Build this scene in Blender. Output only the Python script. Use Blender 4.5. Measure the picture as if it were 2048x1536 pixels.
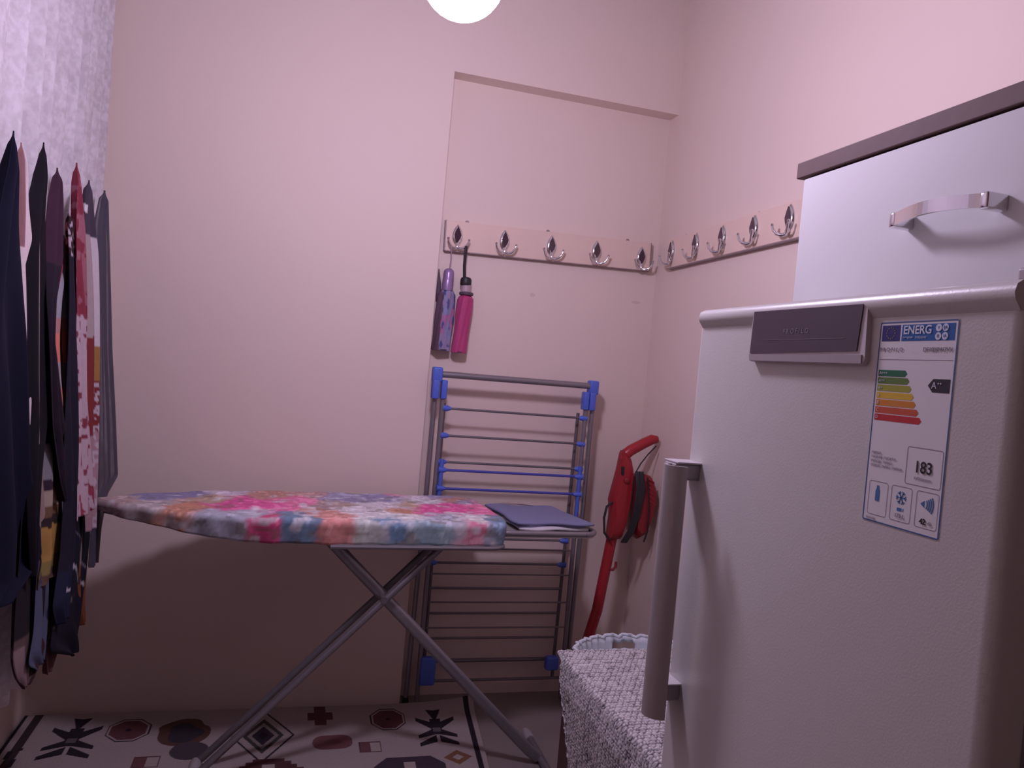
import bpy, math, random
import numpy as np
from mathutils import Matrix, Vector

# ------------------------------------------------------------------ clear
for o in list(bpy.data.objects):
    bpy.data.objects.remove(o, do_unlink=True)
scene = bpy.context.scene
col = scene.collection
rng = random.Random(7)

# ------------------------------------------------------------------ camera
CAM_Z, ROLL, PITCH, YAW, FPX = 1.34, 0.0891, -0.017, 0.2779, 1557.0
fw = Vector((math.sin(YAW) * math.cos(PITCH), math.cos(YAW) * math.cos(PITCH), math.sin(PITCH)))
rt = Vector((math.cos(YAW), -math.sin(YAW), 0))
up = rt.cross(fw)
r2 = math.cos(ROLL) * rt + math.sin(ROLL) * up
u2 = -math.sin(ROLL) * rt + math.cos(ROLL) * up
cd = bpy.data.cameras.new('camera')
cd.sensor_width = 36.0
cd.lens = FPX / 2048 * 36.0
cd.clip_start = 0.02
cam = bpy.data.objects.new('camera', cd)
cam.matrix_world = Matrix(((r2.x, u2.x, -fw.x, 0), (r2.y, u2.y, -fw.y, 0), (r2.z, u2.z, -fw.z, CAM_Z), (0, 0, 0, 1)))
col.objects.link(cam)
scene.camera = cam

# ------------------------------------------------------------------ world, exposure
w = bpy.data.worlds.new('world')
scene.world = w
w.use_nodes = True
w.node_tree.nodes['Background'].inputs[0].default_value = (0.0, 0.0, 0.0, 1)
scene.view_settings.view_transform = 'Standard'
scene.view_settings.look = 'None'
scene.view_settings.gamma = 1.0
scene.view_settings.use_curve_mapping = False
scene.view_settings.exposure = 0.0
LAMP_COLOR = (1.0, 0.845, 1.20)
LAMP_STRENGTH = 119.0
LAMP_POS = (0.286, 1.66, 2.168)
LAMP_R = 0.09

# ------------------------------------------------------------------ room dimensions
XL, XR = -0.783, 1.478          # left and right wall
YB, YR, YF = 3.0, 3.08, -2.0    # back wall, recess back, wall behind the camera
ZC = 3.02
RX, RZ = 0.515, 2.472           # recess: left edge, top

# ------------------------------------------------------------------ helpers
def link(o, parent=None, loc=None):
    col.objects.link(o)
    if parent is not None:
        o.parent = parent
        if parent.type == 'EMPTY' and parent.parent is None:
            o.matrix_parent_inverse = Matrix.Translation(-Vector(parent.location))
    return o

def thing(name, label, cat, loc, group=None):
    o = bpy.data.objects.new(name, None)
    o.location = loc
    o.empty_display_size = 0.05
    col.objects.link(o)
    o['label'] = label; o['category'] = cat
    if group: o['group'] = group
    return o

def tag(o, label, cat, group=None):
    o['label'] = label; o['category'] = cat
    if group: o['group'] = group
    return o

class MB:
    """collects shapes, then becomes ONE mesh object"""
    def __init__(s): s.v = []; s.f = []
    def add(s, v, f):
        n = len(s.v); s.v += [tuple(map(float, p)) for p in v]; s.f += [tuple(i + n for i in q) for q in f]; return s
    def box(s, a, b, bev=0.0):
        x0, y0, z0 = a; x1, y1, z1 = b
        if bev <= 0:
            v = [(x, y, z) for z in (z0, z1) for y in (y0, y1) for x in (x0, x1)]
            return s.add(v, [(0, 2, 3, 1), (4, 5, 7, 6), (0, 1, 5, 4), (2, 6, 7, 3), (0, 4, 6, 2), (1, 3, 7, 5)])
        import bmesh
        bm = bmesh.new(); bmesh.ops.create_cube(bm, size=1.0)
        for q in bm.verts:
            q.co = Vector(((x0 + x1) / 2 + q.co.x * (x1 - x0), (y0 + y1) / 2 + q.co.y * (y1 - y0), (z0 + z1) / 2 + q.co.z * (z1 - z0)))
        bmesh.ops.bevel(bm, geom=bm.edges[:], offset=bev, segments=3, affect='EDGES', profile=0.5)
        bm.verts.index_update()
        s.add([q.co[:] for q in bm.verts], [tuple(q.index for q in f.verts) for f in bm.faces])
        bm.free(); return s
    def tube(s, pts, r, n=10, flat=None, updir=None):
        """tube along a polyline; r number or list; flat=(ru,rv) elliptical"""
        P = [Vector(p) for p in pts]; m = len(P)
        rs = r if isinstance(r, (list, tuple)) else [r] * m
        v = []; prev = None
        for i in range(m):
            t = (P[min(i + 1, m - 1)] - P[max(i - 1, 0)]).normalized()
            if prev is None:
                a = Vector(updir) if updir else (Vector((0, 0, 1)) if abs(t.z) < .9 else Vector((0, 1, 0)))
            else: a = prev
            uu = (a - t * a.dot(t)).normalized(); prev = uu; vv = t.cross(uu)
            ru, rv = (rs[i], rs[i]) if flat is None else (flat[0], flat[1])
            for k in range(n):
                an = 2 * math.pi * k / n
                v.append(P[i] + uu * (ru * math.cos(an)) + vv * (rv * math.sin(an)))
        f = [(i * n + k, i * n + (k + 1) % n, (i + 1) * n + (k + 1) % n, (i + 1) * n + k) for i in range(m - 1) for k in range(n)]
        f.append(tuple(range(n))[::-1]); f.append(tuple(range((m - 1) * n, m * n)))
        return s.add(v, f)
    def lathe(s, prof, c=(0, 0, 0), n=24, axis='z'):
        v = []; m = len(prof)
        for r_, h in prof:
            for k in range(n):
                an = 2 * math.pi * k / n
                p = (r_ * math.cos(an), r_ * math.sin(an), h)
                if axis == 'y': p = (p[0], h, p[1])
                if axis == 'x': p = (h, p[0], p[1])
                v.append((c[0] + p[0], c[1] + p[1], c[2] + p[2]))
        f = [(i * n + k, i * n + (k + 1) % n, (i + 1) * n + (k + 1) % n, (i + 1) * n + k) for i in range(m - 1) for k in range(n)]
        f.append(tuple(range(n))[::-1]); f.append(tuple(range((m - 1) * n, m * n)))
        return s.add(v, f)
    def prism(s, poly, o, ax, ay, az):
        """polygon (2D) extruded: o + x*ax + y*ay, from 0 to az"""
        o, ax, ay, az = map(Vector, (o, ax, ay, az)); n = len(poly)
        v = [o + ax * p[0] + ay * p[1] for p in poly] + [o + ax * p[0] + ay * p[1] + az for p in poly]
        f = [tuple(range(n))[::-1], tuple(range(n, 2 * n))] + [(k, (k + 1) % n, n + (k + 1) % n, n + k) for k in range(n)]
        return s.add(v, f)
    def loft(s, rings):
        n = len(rings[0]); m = len(rings); v = [p for q in rings for p in q]
        f = [(i * n + k, i * n + (k + 1) % n, (i + 1) * n + (k + 1) % n, (i + 1) * n + k) for i in range(m - 1) for k in range(n)]
        f.append(tuple(range(n))[::-1]); f.append(tuple(range((m - 1) * n, m * n)))
        return s.add(v, f)
    def mesh(s, name, smooth=False):
        import bmesh
        me = bpy.data.meshes.new(name); me.from_pydata(s.v, [], s.f); me.update()
        bm = bmesh.new(); bm.from_mesh(me); bmesh.ops.recalc_face_normals(bm, faces=bm.faces[:])
        bm.to_mesh(me); bm.free()
        if smooth: shade(me)
        return me
    def build(s, name, mat, parent=None, smooth=False):
        me = s.mesh(name, smooth); me.materials.append(mat)
        return link(bpy.data.objects.new(name, me), parent)

def shade(me, angle=0.7):
    me.polygons.foreach_set('use_smooth', [True] * len(me.polygons))
    try: me.set_sharp_from_angle(angle=angle)
    except Exception: pass

def grid_obj(name, P, mat, parent=None, C=None, thick=0.0, smooth=True):
    """P: (m,n,3) array of points; C: (m,n,3) linear colours"""
    m, n = P.shape[:2]
    idx = np.arange(m * n).reshape(m, n)
    F = np.stack([idx[:-1, :-1], idx[:-1, 1:], idx[1:, 1:], idx[1:, :-1]], -1).reshape(-1, 4)
    me = bpy.data.meshes.new(name)
    me.from_pydata(P.reshape(-1, 3).tolist(), [], F.tolist())
    if smooth: me.polygons.foreach_set('use_smooth', [True] * len(me.polygons))
    if C is not None:
        a = me.color_attributes.new('dye', 'FLOAT_COLOR', 'POINT')
        q = np.ones((m * n, 4), np.float32); q[:, :3] = C.reshape(-1, 3)
        a.data.foreach_set('color', q.ravel())
    me.materials.append(mat); me.update()
    o = link(bpy.data.objects.new(name, me), parent)
    if thick:
        md = o.modifiers.new('thickness', 'SOLIDIFY'); md.thickness = thick; md.offset = 0
    return o

def struct(o): o['kind'] = 'structure'; return o

def srgb(r, g, b):
    f = lambda c: (c / 255 / 12.92) if c / 255 <= .04045 else ((c / 255 + .055) / 1.055) ** 2.4
    return (f(r), f(g), f(b))

# smooth value noise for patterns
def vnoise(x, y, seed=0):
    x = np.asarray(x, float); y = np.asarray(y, float)
    xi = np.floor(x).astype(np.int64); yi = np.floor(y).astype(np.int64); fx = x - xi; fy = y - yi
    fx = fx * fx * (3 - 2 * fx); fy = fy * fy * (3 - 2 * fy)
    def h(a, b):
        n = (a * 374761393 + b * 668265263 + seed * 1442695041) & 0x7fffffff
        n = ((n ^ (n >> 13)) * 1274126177) & 0x7fffffff
        return ((n ^ (n >> 16)) & 0xffff) / 65535.0
    return (h(xi, yi) * (1 - fx) + h(xi + 1, yi) * fx) * (1 - fy) + (h(xi, yi + 1) * (1 - fx) + h(xi + 1, yi + 1) * fx) * fy

# ------------------------------------------------------------------ materials
def mat(name, color, rough=0.5, metal=0.0, spec=0.5, noise=None, bump=None, coat=0.0, attr=None, sheen=0.0, alpha_noise=None, translucent=0.0):
    """noise=(scale, amount) colour variation; bump=(scale, strength)"""
    m = bpy.data.materials.new(name); m.use_nodes = True
    nt = m.node_tree; b = nt.nodes['Principled BSDF']
    b.inputs['Base Color'].default_value = (*color, 1)
    b.inputs['Roughness'].default_value = rough
    b.inputs['Metallic'].default_value = metal
    b.inputs['Specular IOR Level'].default_value = spec
    b.inputs['Coat Weight'].default_value = coat
    b.inputs['Sheen Weight'].default_value = sheen
    tc = nt.nodes.new('ShaderNodeTexCoord')
    src = None
    if attr:
        at = nt.nodes.new('ShaderNodeVertexColor'); at.layer_name = attr; src = at.outputs['Color']
    if noise:
        nz = nt.nodes.new('ShaderNodeTexNoise'); nz.inputs['Scale'].default_value = noise[0]; nz.inputs['Detail'].default_value = 4
        nt.links.new(tc.outputs['Object'], nz.inputs['Vector'])
        mr = nt.nodes.new('ShaderNodeMapRange'); mr.inputs['To Min'].default_value = 1 - noise[1]; mr.inputs['To Max'].default_value = 1 + noise[1]
        nt.links.new(nz.outputs['Fac'], mr.inputs['Value'])
        mx = nt.nodes.new('ShaderNodeVectorMath'); mx.operation = 'SCALE'
        if src: nt.links.new(src, mx.inputs[0])
        else: mx.inputs[0].default_value = color
        nt.links.new(mr.outputs['Result'], mx.inputs['Scale']); src = mx.outputs['Vector']
    if src: nt.links.new(src, b.inputs['Base Color'])
    if bump:
        bz = nt.nodes.new('ShaderNodeTexNoise'); bz.inputs['Scale'].default_value = bump[0]; bz.inputs['Detail'].default_value = 3
        nt.links.new(tc.outputs['Object'], bz.inputs['Vector'])
        bp = nt.nodes.new('ShaderNodeBump'); bp.inputs['Strength'].default_value = bump[1]; bp.inputs['Distance'].default_value = 0.004
        nt.links.new(bz.outputs['Fac'], bp.inputs['Height']); nt.links.new(bp.outputs['Normal'], b.inputs['Normal'])
    return m

WALL = mat('painted_plaster', (0.74, 0.61, 0.54), 0.6, spec=0.25, noise=(3.0, 0.02), bump=(60, 0.05))
CEIL = mat('ceiling_paint', (0.42, 0.40, 0.39), 0.8, spec=0.1, noise=(3, .02))
DARKWOOD = mat('brown_wood_panelling', (0.26, 0.155, 0.095), 0.5, noise=(14, .2))
FLOOR = mat('floor_boards', (0.24, 0.20, 0.185), 0.5, noise=(9, .12))
WHITE = mat('white_enamel', (0.585, 0.575, 0.545), 0.34, spec=0.5, bump=(350, 0.06))
WHITEC = mat('white_laminate', (0.62, 0.62, 0.62), 0.62, spec=0.2)
GASKET = mat('grey_gasket', (0.30, 0.30, 0.31), 0.6)
BROWN = mat('brown_wood_top', (0.125, 0.070, 0.066), 0.62, spec=0.25, noise=(28, .18))
CHROME = mat('chrome', (0.78, 0.77, 0.78), 0.12, 1.0)
STEEL = mat('grey_steel', (0.27, 0.25, 0.27), 0.36, 0.6)
DARKSTEEL = mat('dull_grey_paint', (0.16, 0.145, 0.155), 0.42, 0.35)
SILVERPL = mat('silver_plastic', (0.42, 0.39, 0.38), 0.42, 0.25, noise=(40, .05))
INSET = mat('dark_purple_glaze', (0.060, 0.030, 0.045), 0.14, spec=0.6)
LAMIN = mat('cream_laminate', (0.74, 0.57, 0.48), 0.35, spec=0.45, noise=(12, .04))
TRIM = mat('grey_edge_trim', (0.32, 0.25, 0.26), 0.4, 0.3)
BLUEPL = mat('blue_plastic', (0.085, 0.15, 0.60), 0.38, spec=0.5)
BLUEROD = mat('blue_coated_rod', (0.06, 0.07, 0.40), 0.4)
RED = mat('red_plastic', (0.36, 0.018, 0.026), 0.34, spec=0.5)
REDD = mat('dark_red_plastic', (0.24, 0.014, 0.020), 0.42)
BLACK = mat('black_rubber', (0.018, 0.014, 0.016), 0.5)
DARKG = mat('smoky_plastic', (0.085, 0.062, 0.082), 0.38, noise=(30, .08))
LGREY = mat('light_grey_plastic', (0.36, 0.32, 0.33), 0.4)
LGREY2 = mat('pale_grey_plastic', (0.56, 0.53, 0.54), 0.4)
DYED = mat('dyed_cloth', (1, 1, 1), 0.85, spec=0.15, attr='dye', noise=(90, .12))
DYEDC = mat('dyed_cotton', (1, 1, 1), 0.75, spec=0.2, attr='dye', noise=(120, .08), bump=(30, .25))
WEAVE = mat('woven_wool', (1, 1, 1), 0.95, spec=0.05, attr='dye', noise=(220, .18), bump=(400, .4))
CROCHET = mat('white_crochet', (1, 1, 1), 0.9, spec=0.1, attr='dye', bump=(300, .3))
BLUECL = mat('blue_grey_cotton', (0.20, 0.205, 0.33), 0.85, spec=0.15, noise=(60, .06), bump=(200, .15))
CLOTHW = mat('white_cotton', (0.6, 0.58, 0.6), 0.85)
CHEST = mat('maroon_varnished_wood', (0.062, 0.022, 0.022), 0.4, noise=(18, .25))
PLWHITE = mat('white_basket_plastic', (0.72, 0.78, 0.82), 0.4, spec=0.5)
LILAC = mat('lilac_metallic_plastic', (0.30, 0.20, 0.38), 0.3, 0.3)
MAGENTA = mat('magenta_nylon', (0.42, 0.035, 0.155), 0.6, noise=(40, .08), sheen=.2)
LILSTR = mat('lilac_strap', (0.42, 0.30, 0.42), 0.7)
CLEAR = mat('grey_clear_plastic', (0.42, 0.30, 0.34), 0.2)
PAPER = mat('label_paper', (0.68, 0.68, 0.68), 0.4, spec=0.4)
INKB = mat('ink_cyan_blue', (0.010, 0.10, 0.32), 0.4)
INKLINE = mat('ink_line_blue', (0.05, 0.11, 0.26), 0.45)
INKN = mat('ink_navy', (0.020, 0.022, 0.14), 0.4)
INKK = mat('ink_black', (0.020, 0.016, 0.020), 0.45)
INKG = mat('ink_grey', (0.22, 0.19, 0.22), 0.5)
INKW = mat('ink_white', (0.60, 0.66, 0.74), 0.45)
INKI = mat('ink_icon_blue', (0.05, 0.16, 0.36), 0.45)
INKY = mat('ink_yellow', (0.35, 0.28, 0.05), 0.45)
SMUDGE = mat('wall_smudge', (0.64, 0.515, 0.46), 0.7)
SOCK = mat('socket_white', (0.7, 0.7, 0.7), 0.4)

def emis(name, c, s):
    m = bpy.data.materials.new(name); m.use_nodes = True; nt = m.node_tree
    nt.nodes.remove(nt.nodes['Principled BSDF'])
    e = nt.nodes.new('ShaderNodeEmission'); e.inputs[0].default_value = (*c, 1); e.inputs[1].default_value = s
    nt.links.new(e.outputs[0], nt.nodes['Material Output'].inputs[0]); return m

def lace_material():
    m = bpy.data.materials.new('white_lace'); m.use_nodes = True; nt = m.node_tree; N = nt.nodes; L = nt.links
    b = N['Principled BSDF']; b.inputs['Roughness'].default_value = .8; b.inputs['Specular IOR Level'].default_value = .2
    tc = N.new('ShaderNodeTexCoord')
    mp = N.new('ShaderNodeMapping'); mp.inputs['Scale'].default_value = (1, 1, .8); L.new(tc.outputs['Object'], mp.inputs[0])
    nz = N.new('ShaderNodeTexNoise'); nz.inputs['Scale'].default_value = 13; nz.inputs['Detail'].default_value = 6; L.new(mp.outputs[0], nz.inputs['Vector'])
    n2 = N.new('ShaderNodeTexNoise'); n2.inputs['Scale'].default_value = 55; n2.inputs['Detail'].default_value = 3; L.new(mp.outputs[0], n2.inputs['Vector'])
    rp = N.new('ShaderNodeValToRGB'); rp.color_ramp.elements[0].position = .42; rp.color_ramp.elements[1].position = .60
    rp.color_ramp.elements[0].color = (.70, .66, .69, 1); rp.color_ramp.elements[1].color = (.78, .745, .78, 1)
    L.new(nz.outputs['Fac'], rp.inputs[0]); L.new(rp.outputs[0], b.inputs['Base Color'])
    tr = N.new('ShaderNodeBsdfTranslucent'); L.new(rp.outputs[0], tr.inputs[0])
    tp = N.new('ShaderNodeBsdfTransparent')
    m1 = N.new('ShaderNodeMixShader'); m1.inputs[0].default_value = .25; L.new(b.outputs[0], m1.inputs[1]); L.new(tr.outputs[0], m1.inputs[2])
    mr = N.new('ShaderNodeMapRange'); mr.inputs['From Min'].default_value = .40; mr.inputs['From Max'].default_value = .62
    mr.inputs['To Min'].default_value = .22; mr.inputs['To Max'].default_value = .0; L.new(n2.outputs['Fac'], mr.inputs[0])
    m2 = N.new('ShaderNodeMixShader'); L.new(mr.outputs[0], m2.inputs[0]); L.new(m1.outputs[0], m2.inputs[1]); L.new(tp.outputs[0], m2.inputs[2])
    L.new(m2.outputs[0], N['Material Output'].inputs[0]); return m
LACE = lace_material()

def gauze_material():
    m = bpy.data.materials.new('grey_gauze'); m.use_nodes = True; nt = m.node_tree; N = nt.nodes; L = nt.links
    b = N['Principled BSDF']; b.inputs['Base Color'].default_value = (.085, .075, .10, 1); b.inputs['Roughness'].default_value = .9
    tc = N.new('ShaderNodeTexCoord'); nz = N.new('ShaderNodeTexNoise'); nz.inputs['Scale'].default_value = 14; L.new(tc.outputs['Object'], nz.inputs['Vector'])
    mr = N.new('ShaderNodeMapRange'); mr.inputs['To Min'].default_value = .22; mr.inputs['To Max'].default_value = .60; L.new(nz.outputs['Fac'], mr.inputs[0])
    tp = N.new('ShaderNodeBsdfTransparent'); mx = N.new('ShaderNodeMixShader')
    L.new(mr.outputs[0], mx.inputs[0]); L.new(b.outputs[0], mx.inputs[1]); L.new(tp.outputs[0], mx.inputs[2])
    L.new(mx.outputs[0], N['Material Output'].inputs[0]); return m
GAUZE = gauze_material()

# ------------------------------------------------------------------ room shell
struct(MB().box((XL - .1, YF - .1, -.1), (XR + .1, YR + .1, 0)).build('floor', FLOOR))
struct(MB().box((XL - .1, YF - .1, ZC), (XR + .1, YR + .1, ZC + .1)).build('ceiling', CEIL))
struct(MB().box((XL - .1, YF - .1, 0), (XL, YR + .1, ZC)).build('wall_left', WALL))
struct(MB().box((XR, YF - .1, 0), (XR + .1, YR + .1, ZC)).build('wall_right', WALL))
struct(MB().box((XL, YF - .1, 0), (XR, YF, ZC)).build('wall_front', DARKWOOD))
wb = MB()   # back wall: one plane with a recess at its right end
z1 = ZC
wb.prism([(XL, 0), (RX, 0), (RX, RZ), (XR, RZ), (XR, z1), (XL, z1)], (0, YB, 0), (1, 0, 0), (0, 0, 1), (0, .20, 0))
wb.prism([(RX, 0), (XR, 0), (XR, RZ), (RX, RZ)], (0, YR, 0), (1, 0, 0), (0, 0, 1), (0, .12, 0))
struct(wb.build('wall_back', WALL))

# ------------------------------------------------------------------ pendant lamp
t = thing('pendant_lamp', 'glowing white globe lamp hanging from the ceiling at the top edge', 'lamp', LAMP_POS)
lx, ly, lz = LAMP_POS
prof = [(0.001, -LAMP_R)] + [(LAMP_R * math.sin(a), -LAMP_R * math.cos(a)) for a in np.linspace(.12, 2.75, 22)]
MB().lathe(prof, LAMP_POS, 32).build('globe', emis('lamp_glow', LAMP_COLOR, LAMP_STRENGTH), t, True)
MB().lathe([(.034, .081), (.036, .088), (.036, .125), (.02, .14), (.006, .145)], LAMP_POS, 24).build('socket', SOCK, t, True)
MB().tube([(lx, ly, lz + .13), (lx, ly, ZC - .03)], .004, 8).build('cord', SOCK, t, True)
MB().lathe([(.05, -.03), (.05, -.012), (.04, 0)], (lx, ly, ZC), 24).build('ceiling_rose', SOCK, t, True)

# ------------------------------------------------------------------ freezer
FX0, FY0, FY1, FZ = 0.632, 0.552, 1.140, 1.462
t = thing('upright_freezer', 'tall white upright freezer with silver bar handle and energy label', 'freezer', (0.95, 0.846, 0))
MB().box((FX0 + .066, FY0 + .004, .03), (1.285, FY1 - .004, FZ), .006).build('body', WHITE, t, True)
MB().box((FX0 + .055, FY0 + .01, .06), (FX0 + .066, FY1 - .01, 1.43)).build('door_gasket', GASKET, t)
for yy in (FY0 + .05, FY1 - .05):
    for xx in (.74, 1.24):
        MB().lathe([(.02, 0), (.022, .006), (.016, .01), (.016, .031)], (xx, yy, 0), 12).build('foot', BLACK, t)
def rrect(x0, y0, x1, y1, r, n=5):
    P = []
    for cx_, cy_, a0 in ((x1 - r, y0 + r, -90), (x1 - r, y1 - r, 0), (x0 + r, y1 - r, 90), (x0 + r, y0 + r, 180)):
        for k in range(n + 1):
            a = math.radians(a0 + 90 * k / n); P.append((cx_ + r * math.cos(a), cy_ + r * math.sin(a)))
    return P
# door: horizontal section with rounded vertical edges
door = MB().prism(rrect(FX0, FY0, FX0 + .055, FY1, .014), (0, 0, .06), (1, 0, 0), (0, 1, 0), (0, 0, 1.376)).build('door', WHITE, t, True)
# curved cap along the top of the door
cp = [(.058, 0), (.058, .030), (.010, .030), (.001, .0285), (-.006, .024), (-.0085, .016), (-.007, .010), (.0005, .000)]
MB().prism(cp, (FX0, FY0 + .006, 1.436), (1, 0, 0), (0, 0, 1), (0, FY1 - FY0 - .018, 0)).build('door_top_trim', WHITE, t, True)
MB().box((FX0 + .03, FY0 - .004, 1.468), (FX0 + .09, FY0 + .040, 1.482), .003).build('hinge_cover', LGREY, t)
# control panel: pale bezel with a smoky face
bez = MB()
bo = [(.974, 1.455), (.746, 1.452), (.743, 1.388), (.747, 1.3825), (.972, 1.3835), (.977, 1.390)]
bez.prism(bo, (FX0 - .0075, 0, 0), (0, 1, 0), (0, 0, 1), (.0085, 0, 0))
panel = bez.build('control_panel', LGREY2, t)
fo = [(.9705, 1.4535), (.7515, 1.4520), (.7560, 1.398), (.9725, 1.3945)]
MB().prism(fo, (FX0 - .0092, 0, 0), (0, 1, 0), (0, 0, 1), (.003, 0, 0)).build('display_face', DARKG, panel)
MB().prism([(.974, 1.3935), (.747, 1.3935), (.7465, 1.3835), (.972, 1.3845)], (FX0 - .0095, 0, 0), (0, 1, 0), (0, 0, 1), (.003, 0, 0)).build('lower_lip', LGREY, panel)

def text(name, s, size, y, z, m, parent, x=FX0 - .0012, align='LEFT', bold=0.0, sx=1.0):
    """flat lettering on a plane facing -X; y grows to the left"""
    cu = bpy.data.curves.new(name, 'FONT'); cu.body = s; cu.size = size; cu.align_x = align; cu.align_y = 'CENTER'
    cu.offset = bold; cu.extrude = 0.00005
    tmp = bpy.data.objects.new(name, cu); col.objects.link(tmp)
    dg = bpy.context.evaluated_depsgraph_get(); me = bpy.data.meshes.new_from_object(tmp.evaluated_get(dg))
    bpy.data.objects.remove(tmp, do_unlink=True)
    me.transform(Matrix(((0, 0, -1, x), (-sx, 0, 0, y), (0, 1, 0, z), (0, 0, 0, 1))))
    me.materials.clear(); me.materials.append(m); me.name = name
    return link(bpy.data.objects.new(name, me), parent)
text('brand_lettering', 'P R O F I L O', .0095, .872, 1.4235, INKG, panel, FX0 - .0096, 'CENTER')
MB().box((FX0 - .0096, .778, 1.4128), (FX0 - .0091, .955, 1.4133)).build('display_line', INKG, panel)

# door handle: long curved channel on two brackets
hp = []
for k in range(13):
    a = math.pi * (k / 12); hp.append((.024 * math.cos(a), -.026 * math.sin(a)))       # (along y, away from door)
hin = [(p[0] * .80, p[1] * .78) for p in hp[::-1]]
handle = MB().prism(hp + hin, (.594, 1.088, .826), (0, 1, 0), (1, 0, 0), (0, 0, .391)).build('handle', SILVERPL, t, True)
for zz in (1.1925, .842):
    MB().box((.588, 1.094, zz), (FX0 + .012, 1.132, zz + .026), .004).build('handle_bracket', LGREY, handle)
    MB().box((.590, 1.090, zz + .026), (FX0 + .008, 1.136, zz + .029), .001).build('bracket_cap', LGREY2, handle)
MB().lathe([(.012, 0), (.011, .004), (.001, .006)], (.70, FY0 + .004, 1.000), 16, 'y').build('side_cap', BLACK, t)
bpy.data.objects['side_cap'].data.transform(Matrix.Translation((0, -.008, 0)))

# energy label: u to the right (mm), v down (mm)
LY, LZ = .731, 1.431
def lrect(mb, u0, v0, u1, v1, layer=1, r=0):
    x = FX0 - .0004 - .00022 * layer
    P = rrect(u0, v0, u1, v1, r) if r else [(u0, v0), (u1, v0), (u1, v1), (u0, v1)]
    return mb.prism(P, (x, LY, LZ), (0, -.001, 0), (0, 0, -.001), (.0002, 0, 0))
def lframe(mb, u0, v0, u1, v1, wd, layer=1, r=2.0):
    x = FX0 - .0004 - .00022 * layer
    A = rrect(u0, v0, u1, v1, r); B = rrect(u0 + wd, v0 + wd, u1 - wd, v1 - wd, max(.2, r - wd)); n = len(A)
    v = [(x, LY - p[0] * .001, LZ - p[1] * .001) for p in A + B]
    return mb.add(v, [(k, (k + 1) % n, n + (k + 1) % n, n + k) for k in range(n)])
lab = lrect(MB(), 0, 0, 108, 222, 0, 2.5).build('energy_label', PAPER, t)
lframe(MB(), .3, .3, 107.7, 221.7, 1.5, 1, 2.5).build('label_border', INKLINE, lab)
lrect(MB(), 4, 4, 30.5, 21.5).build('flag_field', INKN, lab)
st = MB()
for k in range(12):
    a = 2 * math.pi * k / 12
    st.lathe([(.0007, 0), (.0007, .0001)], (FX0 - .0010, LY - .01725 + .006 * math.sin(a), LZ - .01275 + .006 * math.cos(a)), 5, 'x')
st.build('flag_star', INKY, lab)
lrect(MB(), 33, 4, 103.5, 21.5).build('title_bar', INKB, lab)
T = lambda n, s, sz, u, v, m, al='LEFT', bo=0.0, sx=1.0, ly=3: text(n, s, sz * .001, LY - u * .001, LZ - v * .001, m, lab, FX0 - .0004 - .00022 * ly, al, bo, sx)
T('title_lettering', 'ENERG', 12.5, 35.3, 10.2, INKW, bo=.00025)
T('subtitle_lettering', 'енергия · ενεργεια', 3.6, 35.3, 17.8, INKW)
for (u, v, s) in ((83, 8.3, 'Y'), (91.6, 8.3, 'IJA'), (83, 17, 'IE'), (91.6, 17, 'IA')):
    c = MB().lathe([(.0039, 0), (.0039, .0002)], (FX0 - .00108, LY - u * .001, LZ - v * .001), 20, 'x').build('title_circle', INKW, lab)
    T('circle_lettering', s, 4.6, u, v, INKB, 'CENTER', ly=4)
T('brand_print', 'P R O F I L O', 6.0, 3.2, 31.0, INKG, bo=.0001)
T('model_print', 'DF1020W3VV', 6.4, 103, 31.0, INKG, 'RIGHT', bo=.0001)
lrect(MB(), 3, 41.5, 104, 42.0).build('divider', INKG, lab)
tips = [46, 50, 54, 58, 62, 66.5, 71.3]
cols = [(.010, .13, .055), (.10, .19, .035), (.30, .32, .035), (.62, .42, .03), (.55, .21, .025), (.50, .085, .03), (.46, .022, .03)]
names = ['A+++', 'A++', 'A+', 'A', 'B', 'C', 'D']
for k in range(7):
    v0 = 53.4 + k * 8.15; v1 = v0 + 7.0
    x = FX0 - .0004 - .00022
    m = mat('ink_class_%s' % 'abcdefg'[k], cols[k], .45)
    MB().prism([(4, v0), (tips[k] - 3, v0), (tips[k], (v0 + v1) / 2), (tips[k] - 3, v1), (4, v1)], (x, LY, LZ), (0, -.001, 0), (0, 0, -.001), (.0002, 0, 0)).build('class_bar', m, lab)
    T('class_lettering', names[k], 5, 6, (v0 + v1) / 2, INKW)
MB().prism([(75.4, 68), (82, 61), (103.5, 61), (103.5, 75), (82, 75)], (FX0 - .0006, LY, LZ), (0, -.001, 0), (0, 0, -.001), (.0002, 0, 0)).build('rating_arrow', INKK, lab)
T('rating_lettering', 'A', 10, 80.5, 68, INKW); T('rating_plus_lettering', '++', 5.5, 87.5, 66.0, INKW)
lframe(MB(), 57, 132.8, 104.3, 172.5, .7, 1, 3).build('consumption_box', INKG, lab)
T('consumption_number', '183', 17, 80.5, 153.5, INKK, 'CENTER', bo=.0003, sx=.95)
T('consumption_unit', 'kWh/annum', 4.6, 81, 164.8, INKG, 'CENTER')
for k, s in enumerate(('ENERGIA', 'ЕНЕРГИЯ · ΕΝΕΡΓΕΙΑ', 'ENERGIJA · ENERGY', 'ENERGIE · ENERGI · ENERGIA')):
    T('energy_words', s, 3.6, 6, 145.2 + 4.7 * k, INKG)
for u0, u1 in ((6.5, 35), (40, 69), (75, 104)):
    lframe(MB(), u0, 176.5, u1, 214, .6, 1, 3).build('pictogram_box', INKG, lab)
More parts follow.
